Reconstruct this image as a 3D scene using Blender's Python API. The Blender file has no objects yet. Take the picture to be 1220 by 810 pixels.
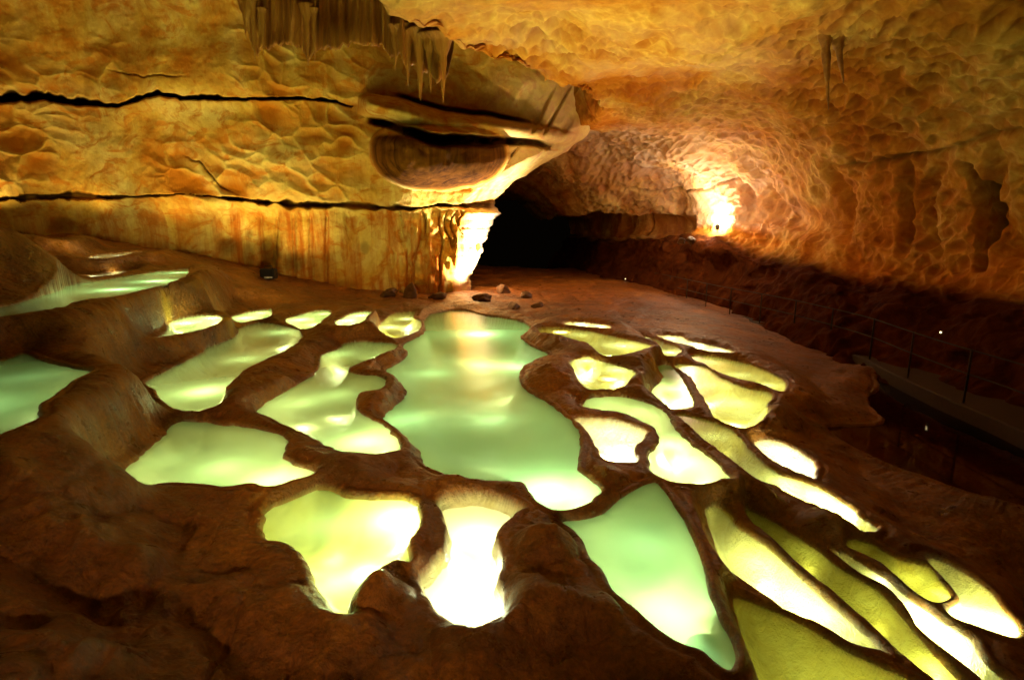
POOL_GAIN, WALL_GAIN, VAULT_GAIN, EXPOSURE = 1.9, 1.25, 1.0, 0.0
import bpy, math, random
import numpy as np
from mathutils import Vector

# ------------------------------------------------------------------ scene, camera
sc = bpy.context.scene
COL = sc.collection
CAM = np.array([0.0, 0.0, 2.5])
FPX, CU, CV, HV = 678.0, 610.0, 405.0, 270.0          # a 20 mm lens; horizon height
PITCH = math.atan((CV - HV) / FPX)
cp, sp = math.cos(PITCH), math.sin(PITCH)


def ray(u, v):
    a = (np.asarray(u, float) - CU) / FPX
    b = (CV - np.asarray(v, float)) / FPX
    return a, cp + b * sp, -sp + b * cp


def on_z(u, v, z):
    """point of the level z seen in direction (u, v)"""
    dx, dy, dz = ray(u, v)
    t = (z - CAM[2]) / dz
    return dx * t, dy * t


def at(u, v, Y):
    """point at distance Y seen in direction (u, v)"""
    dx, dy, dz = ray(u, v)
    t = Y / dy
    return np.stack([dx * t, dy * t + 0 * dx, CAM[2] + dz * t], -1)


def pt(u, v, Y):
    return tuple(float(c) for c in at(u, v, Y))


# ------------------------------------------------------------------ noise (numpy)
def _hash(ix, iy, iz, seed):
    h = (ix.astype(np.int64) * 374761393 + iy.astype(np.int64) * 668265263 + iz.astype(np.int64) * 2147483647 + seed * 974634541) & 0xFFFFFFFF
    h = ((h ^ (h >> 13)) * 1274126177) & 0xFFFFFFFF
    h = ((h ^ (h >> 16)) * 2246822519) & 0xFFFFFFFF
    return ((h ^ (h >> 15)) & 0xFFFFFF) / float(0xFFFFFF)


def vnoise(P, seed=0):
    I = np.floor(P); F = P - I
    F = F * F * F * (F * (F * 6 - 15) + 10)
    ix, iy, iz = I[..., 0], I[..., 1], I[..., 2]
    r = 0
    for a in (0, 1):
        wx = F[..., 0] if a else 1 - F[..., 0]
        for b in (0, 1):
            wy = F[..., 1] if b else 1 - F[..., 1]
            for c in (0, 1):
                wz = F[..., 2] if c else 1 - F[..., 2]
                r = r + wx * wy * wz * _hash(ix + a, iy + b, iz + c, seed)
    return r * 2 - 1


def fbm(P, oct=4, seed=0, gain=0.5, lac=2.03):
    r, a, s = 0, 1.0, 0.0
    for o in range(oct):
        r = r + a * vnoise(P, seed + o * 17)
        s += a; a *= gain
        P = P * lac + 3.7
    return r / s


def worley(P, seed=0):
    """F1 and F2 distances to one random point per unit cell"""
    I = np.floor(P)
    f1 = np.full(P.shape[:-1], 9.0); f2 = f1.copy()
    for a in (-1, 0, 1):
        for b in (-1, 0, 1):
            for c in (-1, 0, 1):
                cx, cy, cz = I[..., 0] + a, I[..., 1] + b, I[..., 2] + c
                dx = cx + _hash(cx, cy, cz, seed) - P[..., 0]
                dy = cy + _hash(cx, cy, cz, seed + 1) - P[..., 1]
                dz = cz + _hash(cx, cy, cz, seed + 2) - P[..., 2]
                d = np.sqrt(dx * dx + dy * dy + dz * dz)
                f2 = np.minimum(f2, np.maximum(f1, d)); f1 = np.minimum(f1, d)
    return f1, f2


def sstep(a, b, x):
    t = np.clip((x - a) / (b - a), 0, 1)
    return t * t * (3 - 2 * t)


def gauss(x, s):
    return np.exp(-(x / s) ** 2)


# ------------------------------------------------------------------ the pools
# outline seen from the camera, rim level, how far the water stands below the rim, basin depth, kind of water, label
POOLS = [
 dict(n='P1', z=0.88, k='green', dep=.5, lab='green pool cut off by the left edge, beside a big brown mound',
  p=[(0,429),(26,421),(48,428),(73,435),(110,443),(88,454),(76,464),(59,474),(47,484),(47,497),(21,511),(0,519),(-40,535),(-110,520),(-110,470),(-50,440)],
  L=[(-60,490,6),(30,450,1)]),
 dict(n='P2', z=0.251, k='pale', dep=.4, lab='curved pale green pool with a bare brown floor at its near tip',
  p=[(173,455),(194,443),(221,429),(242,419),(244,414.5),(270,405),(283,398),(286,390),(311,384),(339,388),(358,395),(356,407),(339,419),(311,431),(294,440),(277,454),(268,464),(266,474),(256,485),(238,490),(214,488),(190,474),(184,464)],
  L=[(244,466,13),(290,428,5),(335,396,6)]),
 dict(n='P3', z=0.576, k='pale', dep=.3, lab='white glowing pool below the yellow stained step at the left',
  p=[(178,405),(192,398),(200,390),(204,383),(221,377.5),(249,375),(264,377.5),(266,382),(252,388.5),(228,396),(194,402)],
  L=[(222,385,14),(252,379,12)]),
 dict(n='P4', z=0.29, k='pale', dep=.3, lab='slim pale pool right behind the curved green pool',
  p=[(272,379),(294,372),(321,368),(324,371),(320,378),(304,382),(285,385)],
  L=[(292,379,13),(312,373,7)]),
 dict(n='P5', z=0.262, k='pale', dep=.3, lab='small white pool with a notched right shore in the far row',
  p=[(339,381),(359,374),(380,369),(393,370),(391,377.5),(383,382),(389,386),(384,391),(368,393)],
  L=[(358,381,14),(376,387,9),(385,374,4)]),
 dict(n='P6', z=0.4, k='pale', dep=.3, lab='smallest white pool of the far row, left of the yellow rimmed one',
  p=[(400,383),(407,379),(421,372),(440,371),(438,377.5),(429,385),(414,389),(402,388)],
  L=[(414,382,14),(430,376,11)]),
 dict(n='P7', z=0.06, k='yellow', dep=.3, lab='small yellow rimmed pool touching the far left shore of the central pool',
  p=[(443,396),(452,388),(455,383),(473,372),(493,371),(492,377.5),(503,384),(500,393),(491,398),(476,403),(466,405),(452,402)],
  L=[(464,390,13),(484,380,9)]),
 dict(n='P8', z=0.12, k='pale', dep=.4, lab='long pale pool with a wavy right dam, left of the central pool',
  p=[(306,490),(321,476),(349,460),(373,445),(382,433),(383,422),(401,415.5),(410,409),(420,407),(435,406),(473,410),(466,419),(438,429),(417,439),(426,445),(452,447),(460,454),(452,464),(429,469),(426,481),(431,492),(452,502),(469,516),(477,528),(473,537),(460,541),(440,543),(405,538),(370,520),(330,502)],
  L=[(434,526,14),(452,425,10),(360,480,4),(400,470,3),(405,422,4)]),
 dict(n='P9', z=0.015, k='green', dep=.75, lab='largest green pool in the middle, reaching back to the lit rock column',
  p=[(506,380),(517.5,373),(549,369),(580,376),(614,381),(633,391),(621,400),(625,407),(642,416),(654,422),(638,429),(621,440),(619.5,452),(628,464),(656,481),(673,495),(687,507),(692,523),(690,561),(704,571),(717,584),(700,599),(681,607),(659,608),(635,592),(624,577),(600,575),(570,572),(535,566),(505,553),(500,538),(486,523),(466,507),(455,497),(481,474),(481,460.5),(469,448),(459,440),(473,433),(485,422),(480,411),(504,397)],
  L=[(655,586,22),(572,398,30),(612,437,11),(515,445,4),(585,500,4),(485,500,4)]),
 dict(n='P10', z=0.161, k='pale', dep=.45, lab='broad pale green pool at left front, below the big brown mound',
  p=[(123,582),(152,554),(180,530),(194,517.5),(211,502),(242,501),(263,505),(287,506),(342,521),(339,536.5),(340,545),(349,551),(375,563),(349,573),(321,580),(301,577),(266,581),(242,577),(204,576),(173,580),(131,584)],
  L=[(320,572,9),(265,558,6),(200,548,1.5)]),
 dict(n='P11', z=0.083, k='pale', dep=.40, sl=.14, nz=.10, drop=.05, lab='left one of two deep bright basins in front, yellow floor showing',
  p=[(312,611),(319,601),(352,587),(376,578),(394,578),(414,587),(442,588),(494,593),(501,613),(499,630),(490,641),(489,668),(473,665.5),(449,679),(428,699),(419.5,713),(418,730.5),(407,731.5),(387,710),(373,691),(359,663),(345,649),(316,640)],
  L=[(474,618,15),(440,684,7),(395,625,2.5),(400,695,2)]),
 dict(n='P12', z=0.017, k='white', dep=.6, sl=.16, nz=.02, drop=.15, lab='narrow white glowing basin with ribbed inner wall, right of the wider pale basin',
  p=[(520,592),(549,584),(573,582.5),(608,594),(627,604),(620,608),(597.5,627),(594,641),(599,663),(597.5,686),(601,703),(597.5,734),(584,744),(570,752),(546,746),(525,734),(501,703),(494,689),(511,665),(525,651),(530,634),(527,613)],
  L=[(568,640,10),(572,700,9),(560,728,7)]),
 dict(n='P13', z=-0.029, k='green', dep=.6, lab='pointed triangular pale green pool with a lamp glow at its near end',
  p=[(669,620),(693,617),(717.5,610),(742,590),(780,573),(793.5,586),(807,606),(825,637),(838.5,675),(845,703),(859,737),(873,765),(876.5,786),(868,798),(856,791),(838.5,777),(814,768.5),(793.5,756),(766,734),(748.5,718),(731,703),(717.5,679),(704,665),(693,641),(679.5,628.5)],
  L=[(806,735,11),(770,650,3)]),
 dict(n='P14', z=-0.208, k='yellow', dep=.4, drop=.04, lab='long white pool with yellow tips between the triangular pool and the olive one',
  p=[(841,601),(852,599),(871,608),(878,621.5),(921,651),(948.5,677),(973,699),(993.5,717),(1021,741),(1042,758),(1059,779),(1049,775),(1014,765),(983,746),(938,727),(914,710),(890,694),(869,678.5),(855,658),(848,637),(841.5,616)],
  L=[(905,672,6),(945,710,8),(972,730,4)]),
 dict(n='P15', z=-0.219, k='olive', dep=.4, lab='dull olive green pool cut off by the bottom edge',
  p=[(872.5,711.5),(879.5,710),(904,718),(948.5,737),(980,755),(1007,772),(1042,787.5),(1076.5,803),(1094,812),(1125,835),(1060,870),(970,870),(930,850),(904,810),(890,779),(879.5,744)],
  L=[(960,800,1.2),(1030,830,1.2)]),
 dict(n='P16', z=-0.333, k='olive', dep=.35, lab='long dim olive channel between two white glowing pools at right front',
  p=[(888,604),(914,616),(948.5,637),(980,658),(997,672),(1025,689),(1049,703),(1076.5,734),(1097,758),(1121.5,786),(1146,811),(1168,835),(1146,838),(1114.5,811),(1083.5,789),(1063,770),(1028,739),(986.5,705),(948.5,670),(917.5,642.5),(893,621.5)],
  L=[(960,660,.5),(1040,725,.9),(1112,795,3)]),
 dict(n='P17', z=-0.317, k='yellow', dep=.35, lab='long white pool with an orange near tip, running off the lower right',
  p=[(988,653),(1007,657),(1035,674),(1056,688),(1076.5,705),(1097,720),(1125,739),(1159.5,762),(1163,770),(1180,793),(1197,806),(1206,816),(1222,836),(1192,834),(1170,810),(1146,789),(1118,768.5),(1097,751),(1076.5,720),(1056,699),(1025,682),(1004,666.5)],
  L=[(1050,690,3),(1090,728,9),(1125,757,9)]),
 dict(n='P18', z=-0.292, k='olive', dep=.3, lab='dim olive pool above the long white one at right, with a pale far end',
  p=[(1011,640.5),(1035,644),(1073,665),(1108,674),(1121,689),(1134,708),(1126,715),(1111,717),(1094,708),(1070,687),(1049,670),(1021,656),(1009,650)],
  L=[(1090,690,.7),(1124,710,2.5)]),
 dict(n='P19', z=-0.303, k='yellow', dep=.3, lab='olive pool with a white glowing near end, last one before the right edge',
  p=[(1104,663),(1118,665),(1149,680),(1173,696),(1187,708),(1196,723.5),(1213,741),(1217,753),(1208,760),(1190,755),(1163,746),(1139,737),(1128,726),(1142,712),(1133,698),(1116,680)],
  L=[(1150,733,7),(1185,742,9)]),
 dict(n='P20', z=-0.36, k='clear', dep=.3, lab='short white oval pool on the outer right rim of the terraces',
  p=[(898,528),(912,522),(930,525),(950,535),(970,548),(973,560),(966,572),(950,567),(930,557),(912,543)],
  L=[(930,537,8),(950,555,8)]),
 dict(n='P21', z=-0.243, k='yellow', dep=.35, lab='long tapering pool, green at the back and glaring white at its right tip',
  p=[(803,494),(812,491),(838,498),(869,510),(886,524),(901,542),(929,563),(952,571),(976,580),(1007,599),(1028,616),(1048,629),(1030,633),(1021,628),(993,611),(950,594),(918,577),(892,571),(872,556),(856,541),(838,529),(820,516)],
  L=[(850,520,2),(935,575,4),(975,592,9),(1005,608,8)]),
 dict(n='P22', z=-0.017, k='pale', dep=.45, lab='green pool turning white toward its near end, right of the square white one',
  p=[(694,484),(701,474),(716,472),(732,471),(759,475),(786,485),(797,496),(810,516),(829,532),(846,543),(862,558),(872,571),(860,570),(845,574),(828,577),(793,571),(776,562),(772,548),(774,538),(785,527),(784,517),(776,508),(750,495),(732,491),(710,489)],
  L=[(820,553,11),(797,530,6),(720,479,3),(762,492,4)]),
 dict(n='P23', z=-0.001, k='clear', dep=.4, lab='square glowing white pool just right of the central pool',
  p=[(685,496),(705,496),(732,498),(750,503),(771,513),(768,521),(757,532),(759,542),(757,552),(733,551),(721,548),(709,530),(700,514)],
  L=[(728,515,10),(738,538,9)]),
 dict(n='P24', z=0.06, k='yellow', dep=.35, lab='white and yellow pool behind the brown striped dam, right of the centre',
  p=[(680,430),(700,424),(714.5,429),(754,441),(752,451),(738,463),(720,464),(703,465),(689,455),(685,443)],
  L=[(699,430,8),(735,441,7),(712,458,.7)]),
 dict(n='P25', z=0.143, k='yellow', dep=.35, lab='broad pale pool at the back right, behind two brown dams',
  p=[(642,390.5),(663,389.5),(697,393),(742,403),(776,411),(772,415),(754,421),(736,424),(722,424),(708,416),(699,409),(669.6,402),(649,398)],
  L=[(742,412,14),(725,425,8),(690,399,4)]),
 dict(n='P26', z=0.185, k='clear', dep=.2, lab='thin white sliver of water at the far right shore',
  p=[(670,386),(682,383),(725,388),(728,391.5),(704,390)],
  L=[(692,386,6),(715,388.5,6)]),
 dict(n='P27', z=-0.162, k='yellow', dep=.3, lab='yellow green crescent pool in the back row at right',
  p=[(748,399),(766,400),(790.6,407),(811,416),(804,424),(793,428),(789,419),(779,409)],
  L=[(770,402,7),(798,420,7)]),
 dict(n='P28', z=-0.138, k='clear', dep=.25, lab='narrow white strip of water, farthest back at right',
  p=[(782,399),(808,400),(821,405),(852,412),(872.6,418),(871,421.5),(841,418),(821,412),(800,407)],
  L=[(800,403,6),(830,410,7),(856,417,6)]),
 dict(n='P29', z=-0.204, k='yellow', dep=.35, lab='long yellow green pool on the outer right edge of the upper terraces',
  p=[(826,422.5),(838,422.5),(869,428),(904,438),(931,450),(937.6,460.5),(931,467),(914,461),(886,453),(859,445),(840,434),(829,430)],
  L=[(880,447,4),(845,431,3),(915,459,3)]),
 dict(n='P30', z=-0.22, k='yellow', dep=.4, lab='rounded lime green pool with a round glow near its lower end',
  p=[(805,434),(832,434.5),(860,449),(886,460.5),(919,468),(915,481),(914,491.6),(897,508),(883,510),(850,496),(843,483),(832,464),(820,448)],
  L=[(878,481,9),(850,458,5),(890,495,3),(825,442,3)]),
 dict(n='P31', z=-0.229, k='pale', dep=.4, lab='glowing white pool between a brown boulder shaped dam and the lime green pool',
  p=[(780,437),(794,433),(806,441),(815,453),(820,464),(826,477),(821,486),(803,488),(790,482),(774,477),(778,462),(790,449)],
  L=[(800,463,9),(808,479,7)]),
 dict(n='P32', z=1.329, k='green', dep=.3, lab='long narrow green pool on the upper left terrace, mirroring the rock',
  p=[(-30,372),(0,365),(18,361),(43.5,353),(71,345),(79,340),(103,336),(164,326.5),(221,320),(224,323),(221,329),(201.5,337),(158,349),(122.5,357),(87,362),(71,368),(30,375),(0,379),(-30,384)],
  L=[(185,335,16),(140,345,14),(212,325,8)]),
 dict(n='P33', z=1.363, k='clear', dep=.15, lab='bright sliver of water just above the long upper left pool',
  p=[(97,329.5),(112,327),(162,321.5),(135,328),(104,331.5)],
  L=[(110,329,8),(140,325,8)]),
 dict(n='P34', z=1.706, k='clear', dep=.15, lab='flat white strip of water at the foot of the left rock wall',
  p=[(102,308.5),(111,305.4),(126,302.5),(184,300.5),(150,304.5),(126,308)],
  L=[(115,306.5,8),(140,304.5,9),(165,302.2,7)]),
 dict(n='P35', z=2.12, k='clear', dep=.1, lab='tiny white patch of water behind the dark left mound',
  p=[(59,287.6),(61,284.7),(73,283.7),(69,287.5)],
  L=[(65,286,5)]),
 dict(n='P36', z=-.62, k='dark', dep=.25, lab='dark unlit pool with a scalloped shore below the walkway',
  p=[(985,508),(1020,507),(1052,503),(1040,488),(1034,473),(1047,462),(1046,450),(1075,452),(1105,468),(1150,492),(1220,530),(1300,575),(1300,640),(1220,605),(1150,585),(1085,562),(1020,535)],
  L=[]),
]
WATER_K = {}


def smooth_poly(pts, n=5):
    """closed Catmull-Rom (centripetal-ish) through the points"""
    P = np.array(pts, float); N = len(P); out = []
    for i in range(N):
        p0, p1, p2, p3 = P[i - 1], P[i], P[(i + 1) % N], P[(i + 2) % N]
        d0, d1, d2 = [max(1e-4, np.linalg.norm(b - a)) ** .5 for a, b in ((p0, p1), (p1, p2), (p2, p3))]
        m1 = (p1 - p0) / d0 - (p2 - p0) / (d0 + d1) + (p2 - p1) / d1
        m2 = (p2 - p1) / d1 - (p3 - p1) / (d1 + d2) + (p3 - p2) / d2
        m1 *= d1; m2 *= d1
        for k in range(n):
            t = k / n
            out.append((2 * t**3 - 3 * t**2 + 1) * p1 + (t**3 - 2 * t**2 + t) * m1 + (-2 * t**3 + 3 * t**2) * p2 + (t**3 - t**2) * m2)
    return np.array(out)


for q in POOLS:
    x, y = on_z([a for a, b in q['p']], [b for a, b in q['p']], q['z'])
    q['w'] = smooth_poly(np.stack([x, y], -1))
    q.setdefault('drop', .018)


def poly_sd(px, py, W, want_arc=False):
    """signed distance (negative inside) of points to the closed polygon W"""
    d2 = np.full(px.shape, 1e9); ins = np.zeros(px.shape, bool)
    N = len(W); run = 0.0; arc = np.zeros(px.shape)
    for i in range(N):
        ax, ay = W[i]; bx, by = W[(i + 1) % N]
        ex, ey = bx - ax, by - ay
        wx, wy = px - ax, py - ay
        t = np.clip((wx * ex + wy * ey) / (ex * ex + ey * ey + 1e-12), 0, 1)
        dn = (wx - ex * t) ** 2 + (wy - ey * t) ** 2
        if want_arc:
            le = math.hypot(ex, ey)
            arc = np.where(dn < d2, run + t * le, arc); run += le
        d2 = np.minimum(d2, dn)
        if ay != by:
            c = ((ay > py) != (by > py)) & (px < (bx - ax) * (py - ay) / (by - ay) + ax)
            ins ^= c
    d = np.sqrt(d2)
    sd = np.where(ins, -d, d)
    return (sd, arc) if want_arc else sd

# ------------------------------------------------------------------ node materials
def new_mat(name):
    m = bpy.data.materials.new(name); m.use_nodes = True
    nt = m.node_tree; nt.nodes.clear()
    return m, nt


def nd(nt, typ, **kw):
    n = nt.nodes.new(typ)
    ins = kw.pop('ins', {})
    for k, v in kw.items():
        setattr(n, k, v)
    for k, v in ins.items():
        if isinstance(v, tuple) and len(v) == 2 and hasattr(v[0], 'outputs'):
            nt.links.new(v[0].outputs[v[1]], n.inputs[k])
        elif hasattr(v, 'outputs'):
            nt.links.new(v.outputs[0], n.inputs[k])
        else:
            n.inputs[k].default_value = v
    return n


def ramp(nt, fac, stops):
    r = nt.nodes.new('ShaderNodeValToRGB')
    e = r.color_ramp.elements
    while len(e) < len(stops):
        e.new(0.5)
    for el, (p, c) in zip(e, stops):
        el.position = p; el.color = (*c, 1) if len(c) == 3 else c
    nt.links.new(fac.outputs[0], r.inputs[0])
    return r


def mixc(nt, fac, a, b, mode='MIX'):
    n = nt.nodes.new('ShaderNodeMix'); n.data_type = 'RGBA'; n.blend_type = mode
    for sock, v in ((0, fac), (6, a), (7, b)):
        if isinstance(v, tuple) and len(v) == 2 and hasattr(v[0], 'outputs'):
            nt.links.new(v[0].outputs[v[1]], n.inputs[sock])
        elif hasattr(v, 'outputs'):
            o = v.outputs[2] if v.bl_idname == 'ShaderNodeMix' else v.outputs[0]
            nt.links.new(o, n.inputs[sock])
        else:
            n.inputs[sock].default_value = v if not isinstance(v, tuple) else (*v, 1)
    return n


def math_n(nt, op, a, b=0.0, clamp=False):
    n = nt.nodes.new('ShaderNodeMath'); n.operation = op; n.use_clamp = clamp
    for i, v in enumerate((a, b)):
        if isinstance(v, tuple):
            nt.links.new(v[0].outputs[v[1]], n.inputs[i])
        elif hasattr(v, 'outputs'):
            nt.links.new(v.outputs[0], n.inputs[i])
        else:
            n.inputs[i].default_value = v
    return n


def attr(nt, name):
    n = nt.nodes.new('ShaderNodeAttribute'); n.attribute_name = name
    return (n, 2)


def coords(nt, sx, sy, sz):
    tc = nt.nodes.new('ShaderNodeTexCoord')
    return nd(nt, 'ShaderNodeMapping', ins={'Vector': (tc, 'Object'), 'Scale': (sx, sy, sz)})


def noise(nt, vec, scale, detail=6, rough=.55, dist=0.0):
    return nd(nt, 'ShaderNodeTexNoise', ins={'Vector': vec, 'Scale': scale, 'Detail': detail, 'Roughness': rough, 'Distortion': dist})


def bsdf_out(nt, color, rough, bump=None, spec=.5, coat=None):
    b = nt.nodes.new('ShaderNodeBsdfPrincipled'); o = nt.nodes.new('ShaderNodeOutputMaterial')
    if isinstance(color, tuple):
        b.inputs['Base Color'].default_value = (*color, 1)
    else:
        nt.links.new(color.outputs[2] if color.bl_idname == 'ShaderNodeMix' else color.outputs[0], b.inputs['Base Color'])
    if hasattr(rough, 'outputs'):
        nt.links.new(rough.outputs[0], b.inputs['Roughness'])
    else:
        b.inputs['Roughness'].default_value = rough
    b.inputs['Specular IOR Level'].default_value = spec
    if bump is not None:
        nt.links.new(bump.outputs[0], b.inputs['Normal'])
    nt.links.new(b.outputs[0], o.inputs[0])
    return b


def bump(nt, h, strength, dist, prev=None):
    n = nt.nodes.new('ShaderNodeBump')
    n.inputs['Strength'].default_value = strength; n.inputs['Distance'].default_value = dist
    hv = h if isinstance(h, tuple) else (h, 0)
    nt.links.new(hv[0].outputs[hv[1]], n.inputs['Height'])
    if prev is not None:
        nt.links.new(prev.outputs[0], n.inputs['Normal'])
    return n


def mat_wall():
    """cream and ochre limestone of the left wall with orange stain and darkened bedding joints"""
    m, nt = new_mat('wall_limestone')
    c1 = coords(nt, 1, 1, 1)
    big = noise(nt, c1, .42, 5, .6, .8)
    mid = noise(nt, coords(nt, 1, 1, 1.5), 1.25, 8, .62, 1.4)
    a = ramp(nt, big, [(.32, (.40, .145, .011)), (.45, (.57, .36, .055)), (.66, (.69, .56, .17))])
    col = mixc(nt, ramp(nt, mid, [(.50, (0, 0, 0)), (.62, (.8, .8, .8))]), a, (.46, .16, .012))
    # vertical flow stains where water ran down
    st = noise(nt, coords(nt, 2.6, 2.6, .16), 1.0, 7, .65, .5)
    sf = math_n(nt, 'MULTIPLY', ramp(nt, st, [(.40, (0, 0, 0)), (.62, (1, 1, 1))]), attr(nt, 'streak'), True)
    col = mixc(nt, sf, col, (.40, .12, .012))
    fine = noise(nt, c1, 9, 9, .74)
    col = mixc(nt, .25, col, ramp(nt, fine, [(.3, (.25, .25, .25)), (.7, (.9, .9, .9))]), 'OVERLAY')
    col = mixc(nt, math_n(nt, 'MULTIPLY', attr(nt, 'pit'), .95, True), col, (.42, .135, .008))
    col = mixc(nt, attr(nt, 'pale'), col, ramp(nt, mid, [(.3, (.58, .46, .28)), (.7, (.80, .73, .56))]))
    col = mixc(nt, attr(nt, 'belly'), col, ramp(nt, st, [(.35, (.05, .014, .0015)), (.62, (.18, .062, .006))]))  # belly painted darker as its shade, with brown stain streaks
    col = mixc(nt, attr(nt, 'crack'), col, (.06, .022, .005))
    b = bump(nt, noise(nt, c1, 2.6, 9, .6, .3), .35, .14)
    b = bump(nt, fine, .7, .04, b)
    b = bump(nt, st, .5, .12, b)
    bsdf_out(nt, col, .95, b, .03)
    return m


def mat_ceiling():
    """scalloped limestone of the right hand vault"""
    m, nt = new_mat('scalloped_limestone')
    c1 = coords(nt, 1, 1, 1)
    big = noise(nt, c1, .35, 5, .6, .6)
    a = ramp(nt, big, [(.32, (.36, .10, .008)), (.46, (.60, .26, .035)), (.62, (.76, .49, .13))])
    mid = noise(nt, c1, 1.8, 8, .62, .8)
    col = mixc(nt, ramp(nt, mid, [(.48, (0, 0, 0)), (.72, (.85, .85, .85))]), a, (.42, .15, .022))
    fine = noise(nt, c1, 8, 8, .7)
    col = mixc(nt, .35, col, ramp(nt, fine, [(.3, (.25, .25, .25)), (.7, (.9, .9, .9))]), 'OVERLAY')
    wob = nd(nt, 'ShaderNodeVectorMath', operation='MULTIPLY_ADD', ins={0: (noise(nt, c1, 1.1, 2, .5), 1), 1: (.5, .5, .5), 2: c1})
    vo = nd(nt, 'ShaderNodeTexVoronoi', feature='DISTANCE_TO_EDGE', ins={'Vector': wob, 'Scale': 2.7})
    patch = ramp(nt, noise(nt, c1, .55, 4, .6), [(.36, (.1, .1, .1)), (.6, (1, 1, 1))])
    cup = ramp(nt, vo, [(.0, (0, 0, 0)), (.16, (.7, .7, .7)), (.4, (1, 1, 1))])
    cupf = math_n(nt, 'MULTIPLY', cup, patch, True)
    col = mixc(nt, math_n(nt, 'MULTIPLY', cupf, .58), col, (.34, .085, .006))  # shade of the scallop hollows painted in, also on the next line
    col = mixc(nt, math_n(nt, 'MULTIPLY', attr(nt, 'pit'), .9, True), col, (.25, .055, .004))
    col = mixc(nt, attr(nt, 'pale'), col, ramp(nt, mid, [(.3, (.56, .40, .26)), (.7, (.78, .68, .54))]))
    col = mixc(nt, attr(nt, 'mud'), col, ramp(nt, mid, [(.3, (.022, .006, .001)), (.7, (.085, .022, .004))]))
    col = mixc(nt, attr(nt, 'crack'), col, (.02, .01, .004))
    b = bump(nt, noise(nt, c1, 3.0, 9, .66, .3), .5, .14)
    b = bump(nt, cupf, .42, -.08, b)
    b = bump(nt, fine, .45, .03, b)
    bsdf_out(nt, col, .95, b, .03)
    return m


def mat_floor():
    """wet red brown cave floor; the basins below the water line are coated with pale calcite"""
    m, nt = new_mat('rimstone_floor')
    c1 = coords(nt, 1, 1, 1)
    big = noise(nt, c1, .8, 6, .6, .7)
    a = ramp(nt, big, [(.30, (.08, .024, .004)), (.52, (.20, .066, .009)), (.74, (.40, .165, .024))])
    mid = noise(nt, c1, 5, 9, .65, .5)
    col = mixc(nt, .5, a, ramp(nt, mid, [(.3, (.2, .2, .2)), (.7, (.85, .85, .85))]), 'OVERLAY')
    calc = ramp(nt, noise(nt, c1, 2.2, 7, .6, .6), [(.3, (.74, .70, .42)), (.65, (.84, .83, .62))])
    yel = ramp(nt, noise(nt, c1, 3.5, 8, .65, .8), [(.3, (.58, .46, .07)), (.7, (.82, .76, .36))])
    grit = noise(nt, c1, 24, 10, .8, .4)
    col = mixc(nt, .8, col, ramp(nt, grit, [(.32, (.12, .12, .12)), (.68, (.92, .92, .92))]), 'OVERLAY')
    inner = mixc(nt, attr(nt, 'yellow'), calc, yel)
    col = mixc(nt, attr(nt, 'stain'), col, (.60, .36, .03))
    col = mixc(nt, attr(nt, 'basin'), col, inner)
    fine = noise(nt, c1, 26, 8, .7)
    b = bump(nt, noise(nt, c1, 7, 9, .66, .5), .8, .09)
    b = bump(nt, fine, .8, .022, b)
    fl = noise(nt, coords(nt, 9, 9, 1.0), 1.0, 5, .6, .3)
    b = bump(nt, fl, .35, .03, b)
    r = nd(nt, 'ShaderNodeMapRange', ins={'Value': (mid, 0), 'From Min': .3, 'From Max': .7, 'To Min': .20, 'To Max': .58})
    bsdf_out(nt, col, r, b, .55)
    return m


def mat_rock(name, lo, hi, scale=3.0, rough=.6):
    m, nt = new_mat(name)
    c1 = coords(nt, 1, 1, 1)
    n = noise(nt, c1, scale, 9, .65, .6)
    col = ramp(nt, n, [(.3, lo), (.7, hi)])
    b = bump(nt, noise(nt, c1, scale * 3, 9, .65), .6, .05)
    bsdf_out(nt, col, rough, b, .4)
    return m


def mat_drape():
    m, nt = new_mat('curtain_flowstone')
    st = noise(nt, coords(nt, 4, 4, .22), 1.0, 8, .65, .3)
    col = ramp(nt, st, [(.28, (.18, .055, .008)), (.5, (.42, .17, .022)), (.75, (.58, .30, .05))])
    b = bump(nt, st, .8, .15)
    bsdf_out(nt, col, .5, b, .4)
    return m


def mat_water(name, tint, milk, milk_fac, rough=.2):
    """still mineral water: clear part lets light through, a little suspended calcite scatters it"""
    m, nt = new_mat(name)
    t = nd(nt, 'ShaderNodeBsdfTransparent', ins={'Color': (*tint, 1)})
    tr = nd(nt, 'ShaderNodeBsdfTranslucent', ins={'Color': (*milk, 1)})
    body = nd(nt, 'ShaderNodeMixShader', ins={0: milk_fac, 1: t, 2: tr})
    w = noise(nt, coords(nt, 1, 1, 1), 1.6, 3, .5)
    bp = bump(nt, w, .05, .03)
    g = nd(nt, 'ShaderNodeBsdfGlossy', ins={'Color': (1, 1, 1, 1), 'Roughness': rough, 'Normal': bp})
    f = nd(nt, 'ShaderNodeFresnel', ins={'IOR': 1.2, 'Normal': bp})
    s = nd(nt, 'ShaderNodeMixShader', ins={0: f, 1: body, 2: g})
    o = nd(nt, 'ShaderNodeOutputMaterial', ins={0: s})
    return m


def mat_plain(name, color, rough=.5, metal=0.0):
    m, nt = new_mat(name)
    n = noise(nt, coords(nt, 1, 1, 1), 14, 6, .6)
    c2 = tuple(c * .6 for c in color)
    col = ramp(nt, n, [(.35, c2), (.65, color)])
    b = bsdf_out(nt, col, rough)
    b.inputs['Metallic'].default_value = metal
    return m


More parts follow.
